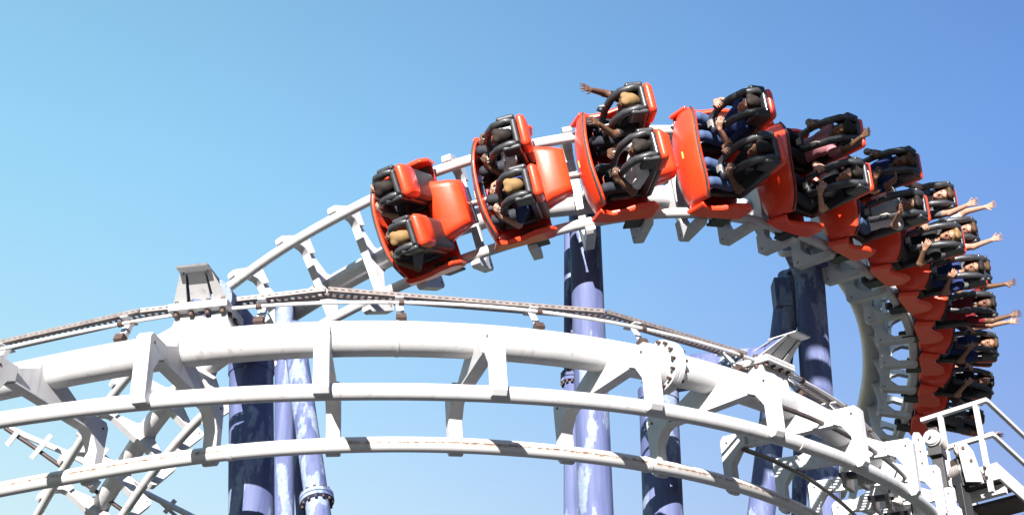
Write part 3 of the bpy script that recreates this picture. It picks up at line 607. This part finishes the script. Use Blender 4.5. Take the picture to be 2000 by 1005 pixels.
def hair_prims(long):
    P = [('e', 0, .012, V(-.058, 0, 1.262), (.105, .086, .112)), ('e', 0, .02, V(.005, .03, 1.33), (.05, .05, .03)), ('e', 0, .02, V(-.0, -.035, 1.335), (.05, .045, .03))]
    if long: P += [('c', 0, .03, V(-.12, 0, 1.25), V(-.15, 0, 1.06), .06, .035), ('c', 0, .02, V(-.09, .06, 1.22), V(-.10, .085, 1.05), .03, .02), ('c', 0, .02, V(-.09, -.06, 1.22), V(-.10, -.085, 1.05), .03, .02)]
    P += [('e', 0, -1, V(.06, 0, 1.205), (.095, .105, .095)), ('e', 0, -1, V(-.01, 0, 1.15), (.10, .12, .06))]
    return P
HAIR = []
for lg_ in (0, 1):
    vs, fs, rg = field_mesh(hair_prims(lg_), .008, (-.24, -.14, .98), (.12, .14, 1.42)); HAIR.append(region_mesh('hair', vs, fs, rg * 0, 1))
for nm, c in (('skin_light', (.36, .19, .135)), ('skin_tan', (.26, .135, .085)), ('skin_deep', (.11, .055, .032))): flat(nm, c, .5)
SH = [('black', (.012, .012, .014)), ('navy', (.02, .03, .10)), ('white', (.48, .48, .50)), ('grey', (.10, .10, .11)), ('dark red', (.13, .01, .015)), ('pale blue', (.14, .20, .33)), ('pink', (.34, .14, .16)), ('yellow', (.42, .26, .03)), ('dark green', (.03, .09, .05))]
for nm, c in SH: flat('cloth_' + nm, c, .85, .2)
for nm, c in (('trousers_dark', (.02, .022, .03)), ('trousers_denim', (.05, .08, .17)), ('trousers_khaki', (.14, .11, .075)), ('shoe', (.05, .05, .055)), ('shoe_white', (.35, .35, .35)), ('eye', (.03, .02, .02)), ('lip', (.2, .06, .05)), ('hair_dark', (.016, .011, .009)), ('hair_brown', (.07, .035, .018)), ('hair_blond', (.20, .12, .05))): flat(nm, c, .75, .25)
plan = [ # (upper/far: pose, shirt), (lower/near: pose, shirt)
 ((0, 'black'), (0, 'grey')), ((0, 'white'), (0, 'navy')), ((4, 'black'), (0, 'white')), ((0, 'navy'), (0, 'black')), ((2, 'pink'), (0, 'black')),
 ((0, 'navy'), (4, 'white')), ((2, 'grey'), (0, 'black')), ((1, 'white'), (0, 'navy')), ((0, 'black'), (1, 'dark red')), ((2, 'pink'), (0, 'navy')), ((4, 'white'), (0, 'black')), ((0, 'black'), (2, 'grey'))]
ri = 0
for k, (root, mw) in enumerate(CARS):
    for j, (pose, shirt) in enumerate(plan[k]):
        y = -.265 if j == 0 else .265
        where = ('upper', 'lower')[j] if k < 5 else ('far', 'near')[j]
        o = bpy.data.objects.new('person', BODY[pose]); COL.objects.link(o); o.matrix_world = mw @ Matrix.Translation((SX, y, SZ - .012)) @ Matrix.Rotation(R(random.uniform(-3, 3)), 4, 'Z') @ Matrix.Scale(SC, 4)
        mats = [random.choice(['skin_light', 'skin_light', 'skin_tan', 'skin_tan', 'skin_deep']), 'cloth_' + shirt, random.choice(['trousers_dark', 'trousers_dark', 'trousers_denim', 'trousers_dark']), random.choice(['shoe', 'shoe', 'shoe_white']), 'eye', 'lip']
        for i, mn in enumerate(mats): o.material_slots[i].link = 'OBJECT'; o.material_slots[i].material = MAT[mn]
        tag(o, 'rider in %s shirt, %s, %s seat, %s car from left' % (shirt, PTXT[pose], where, ORD[k]), 'person', 'riders on the orange train')
        h_ = bpy.data.objects.new('hair', HAIR[ri % 3 == 1]); COL.objects.link(h_); h_.parent = o; h_.material_slots[0].link = 'OBJECT'; h_.material_slots[0].material = MAT[random.choice(['hair_dark', 'hair_dark', 'hair_brown', 'hair_brown', 'hair_blond'])]
        ri += 1
# ---------------------------------------------------------------- maintenance platform at the lower right
B = at_depth(1950, 925, 15.6); ZP = B[2]; A = at_z(1852, 952, ZP); C_ = at_z(2016, 992, ZP)
e1 = nrm(A - B); e2 = nrm((C_ - B) - e1 * ((C_ - B) @ e1)); LA = np.linalg.norm(A - B); LC = 3.2; e2 = nrm(e2 - V(0, 0, .24))      # walkway slopes down away from the corner
plat = thing('maintenance_platform', 'white steel maintenance platform with handrails at the lower right', 'platform', B - V(0, 0, .3))
zz = V(0, 0, 1)
for k in range(7):
    w0 = LC / 7; m = MB(); m.box(B + e1 * LA / 2 + e2 * (w0 * (k + .5)) + zz * .0, e1, e2, zz, LA / 2 - .01, w0 * .36, .02); m.build('deck_plank', 'pipe_dark', plat)
for (p, d, ln) in ((B, e1, LA), (B, e2, LC), (A, e2, LC)):
    m = MB(); m.box(p + d * ln / 2 + zz * .04, d, zz, np.cross(d, zz), ln / 2 + .015, .10, .015); m.build('toe_board', 'white_clean', plat, .004)
for k in range(4):
    m = MB(); p = B + e2 * (.18 + k * LC / 4); m.box(p + e1 * LA / 2 - zz * .085, e1, zz, e2, LA / 2 - .02, .055, .03); m.build('joist', 'white_clean', plat, .004)
HR, HM = .90, .46
def post(p): 
    m = MB(); m.box(p + zz * (HR / 2 - .12), zz, e1, e2, HR / 2 + .10, .028, .028); o = m.build('post', 'white_clean', plat, .004)
    for zq in (-.12, .0):
        m = MB(); q = p + zz * (zq + .06) - e2 * .045; m.cyl(q, q - e2 * .03, .014, 6); m.build('bolt', 'rust_bolt', o)
for p in (B + e1 * LA * .88 - e2 * .045, B + e1 * .10 - e2 * .045, B - e1 * .045 + e2 * .95, B - e1 * .045 + e2 * 1.9, B - e1 * .045 + e2 * 2.9): post(p)
for h in (HR, HM):
    m = MB(); m.box(B + e1 * (LA / 2 + .06) - e2 * .045 + zz * h, e1, zz, e2, LA / 2 + .12, .025, .025); m.build('handrail', 'white_clean', plat, .004)
    m = MB(); m.box(B - e1 * .045 + e2 * LC / 2 + zz * (h - .002), e2, zz, e1, LC / 2 + .045, .024, .024); m.build('handrail', 'white_clean', plat, .004)
# drive machinery beside the platform
def motor(label, px, d, r, ln, ax, name='drive_motor'):
    c = at_depth(*px, d); ax = nrm(ax); root = thing(name, label, 'motor', c - zz * r)
    m = MB(); m.tube([c - ax * ln / 2, c + ax * ln / 2], r, 28); m.build('housing', 'white_clean', root, .008)
    for k in range(6):
        m = MB(); m.ring(c + ax * (ln * (-.25 + .12 * k)), ax, r * .95, r * 1.07, .008, 28); m.build('cooling_fin', 'galv', root)
    m = MB(); m.tube([c - ax * (ln / 2 + .03), c - ax * ln / 2], [r * .82, r * .96], 28); m.build('end_cap', 'white_clean', root)
    m = MB(); m.cyl(c - ax * (ln / 2 + .09), c + ax * (ln / 2 + .1), r * .16, 12); m.build('shaft', 'steel', root)
    m = MB(); m.box(c - zz * (r + .05), ax, np.cross(ax, zz), zz, ln * .4, r * .8, .05); m.build('mount', 'black', root, .006)
    m = MB(); m.box(c + zz * (r + .03) + ax * .02, ax, np.cross(ax, zz), zz, .06, .05, .04); m.build('terminal_box', 'pipe_dark', root, .006)
    m = MB(); m.box(c - zz * (r + .35), zz, ax, np.cross(ax, zz), .27, .05, .06); m.build('stand', 'black', root, .006)
vd = nrm(-ray(1830, 860)); hx = nrm(V(vd[0] - .25, vd[1], 0))
motor('white round drive motor left of the platform handrail', (1827, 862), 15.2, .095, .30, -hx)
motor('small white motor low behind the platform toe board', (1874, 918), 15.9, .075, .24, -nrm(hx + V(.9, 0, 0)))
# upright guide bracket and pulley block
rb = at_depth(1800, 905, 14.9); root = thing('guide_bracket', 'white upright guide bracket left of the round motor', 'bracket', rb)
m = MB(); m.prism([rb + V(x, 0, z) for x, z in ((-.07, -.1), (.06, -.1), (.06, .30), (.02, .37), (-.04, .37), (-.07, .28))], V(0, .02, 0)); m.build('plate', 'white_clean', root, .004)
m = MB(); m.prism([rb + V(x, .09, z) for x, z in ((-.02, -.1), (.10, -.1), (.10, .34), (.0, .36))], V(0, .015, 0)); m.build('plate', 'white_clean', root, .004)
for z in (0.0, .14, .28): m = MB(); m.cyl(rb + V(.0, -.03, z), rb + V(.0, .11, z), .014, 8); m.build('bolt', 'rust_bolt', root)
pb = at_depth(1884, 900, 15.8); root = thing('pulley_block', 'dark pulley block with two wheels behind the handrail', 'pulley', pb)
for sg in (-1, 1):
    m = MB(); m.prism([pb + V(x, sg * .06, z) for x, z in ((-.05, -.28), (.16, -.28), (.10, .10), (.02, .24), (-.08, .20), (-.07, .02))], V(0, .008, 0)); m.build('cheek_plate', 'galv' if sg < 0 else 'black', root, .003)
for (x, z, r) in ((-.02, .14, .085), (.05, -.02, .07)):
    m = MB(); m.ring(pb + V(x, 0, z), V(0, 1, 0), .02, r, .035, 24); o = m.build('pulley_wheel', 'steel', root, .005); m2 = MB(); m2.cyl(pb + V(x, -.09, z), pb + V(x, .09, z), .02, 10); m2.build('axle', 'rust_bolt', o)
m = MB(); m.tube([pb + V(-.1, -.02, .2), pb + V(.08, -.02, .05), pb + V(.2, -.02, -.25)], .014, 8); m.build('chain', 'black', root)
# brake gear hanging between the rails at the right end: fins, calipers and looping hoses
for i, t in enumerate((7.35, 8.4, 9.3)):
    c = FG.P(t, -.02, -.24); _, T, u, q = FG.frame(t); root = thing('brake_caliper', 'dark brake caliper between the rails, %s from the platform end' % ('third', 'second', 'first')[i], 'brake', c)
    for sg in (-1, 1): m = MB(); m.box(c + q * sg * .07, T, q, u, .16, .02, .07); m.build('pad_holder', 'steel', root, .006)
    m = MB(); m.box(c - u * .06, T, q, u, .09, .13, .02); m.build('yoke', 'black', root, .006)
    m = MB(); m.cyl(c + q * .10, c + q * .20, .045, 14); m.build('cylinder', 'galv', root)
    m = MB(); m.tube([c + q * .2, c + q * .27 - u * .02 + T * .1, c + q * .25 + u * .10 + T * .2, c + q * .32 - u * .10 + T * .32], .009, 8); m.build('hose', 'black', root)
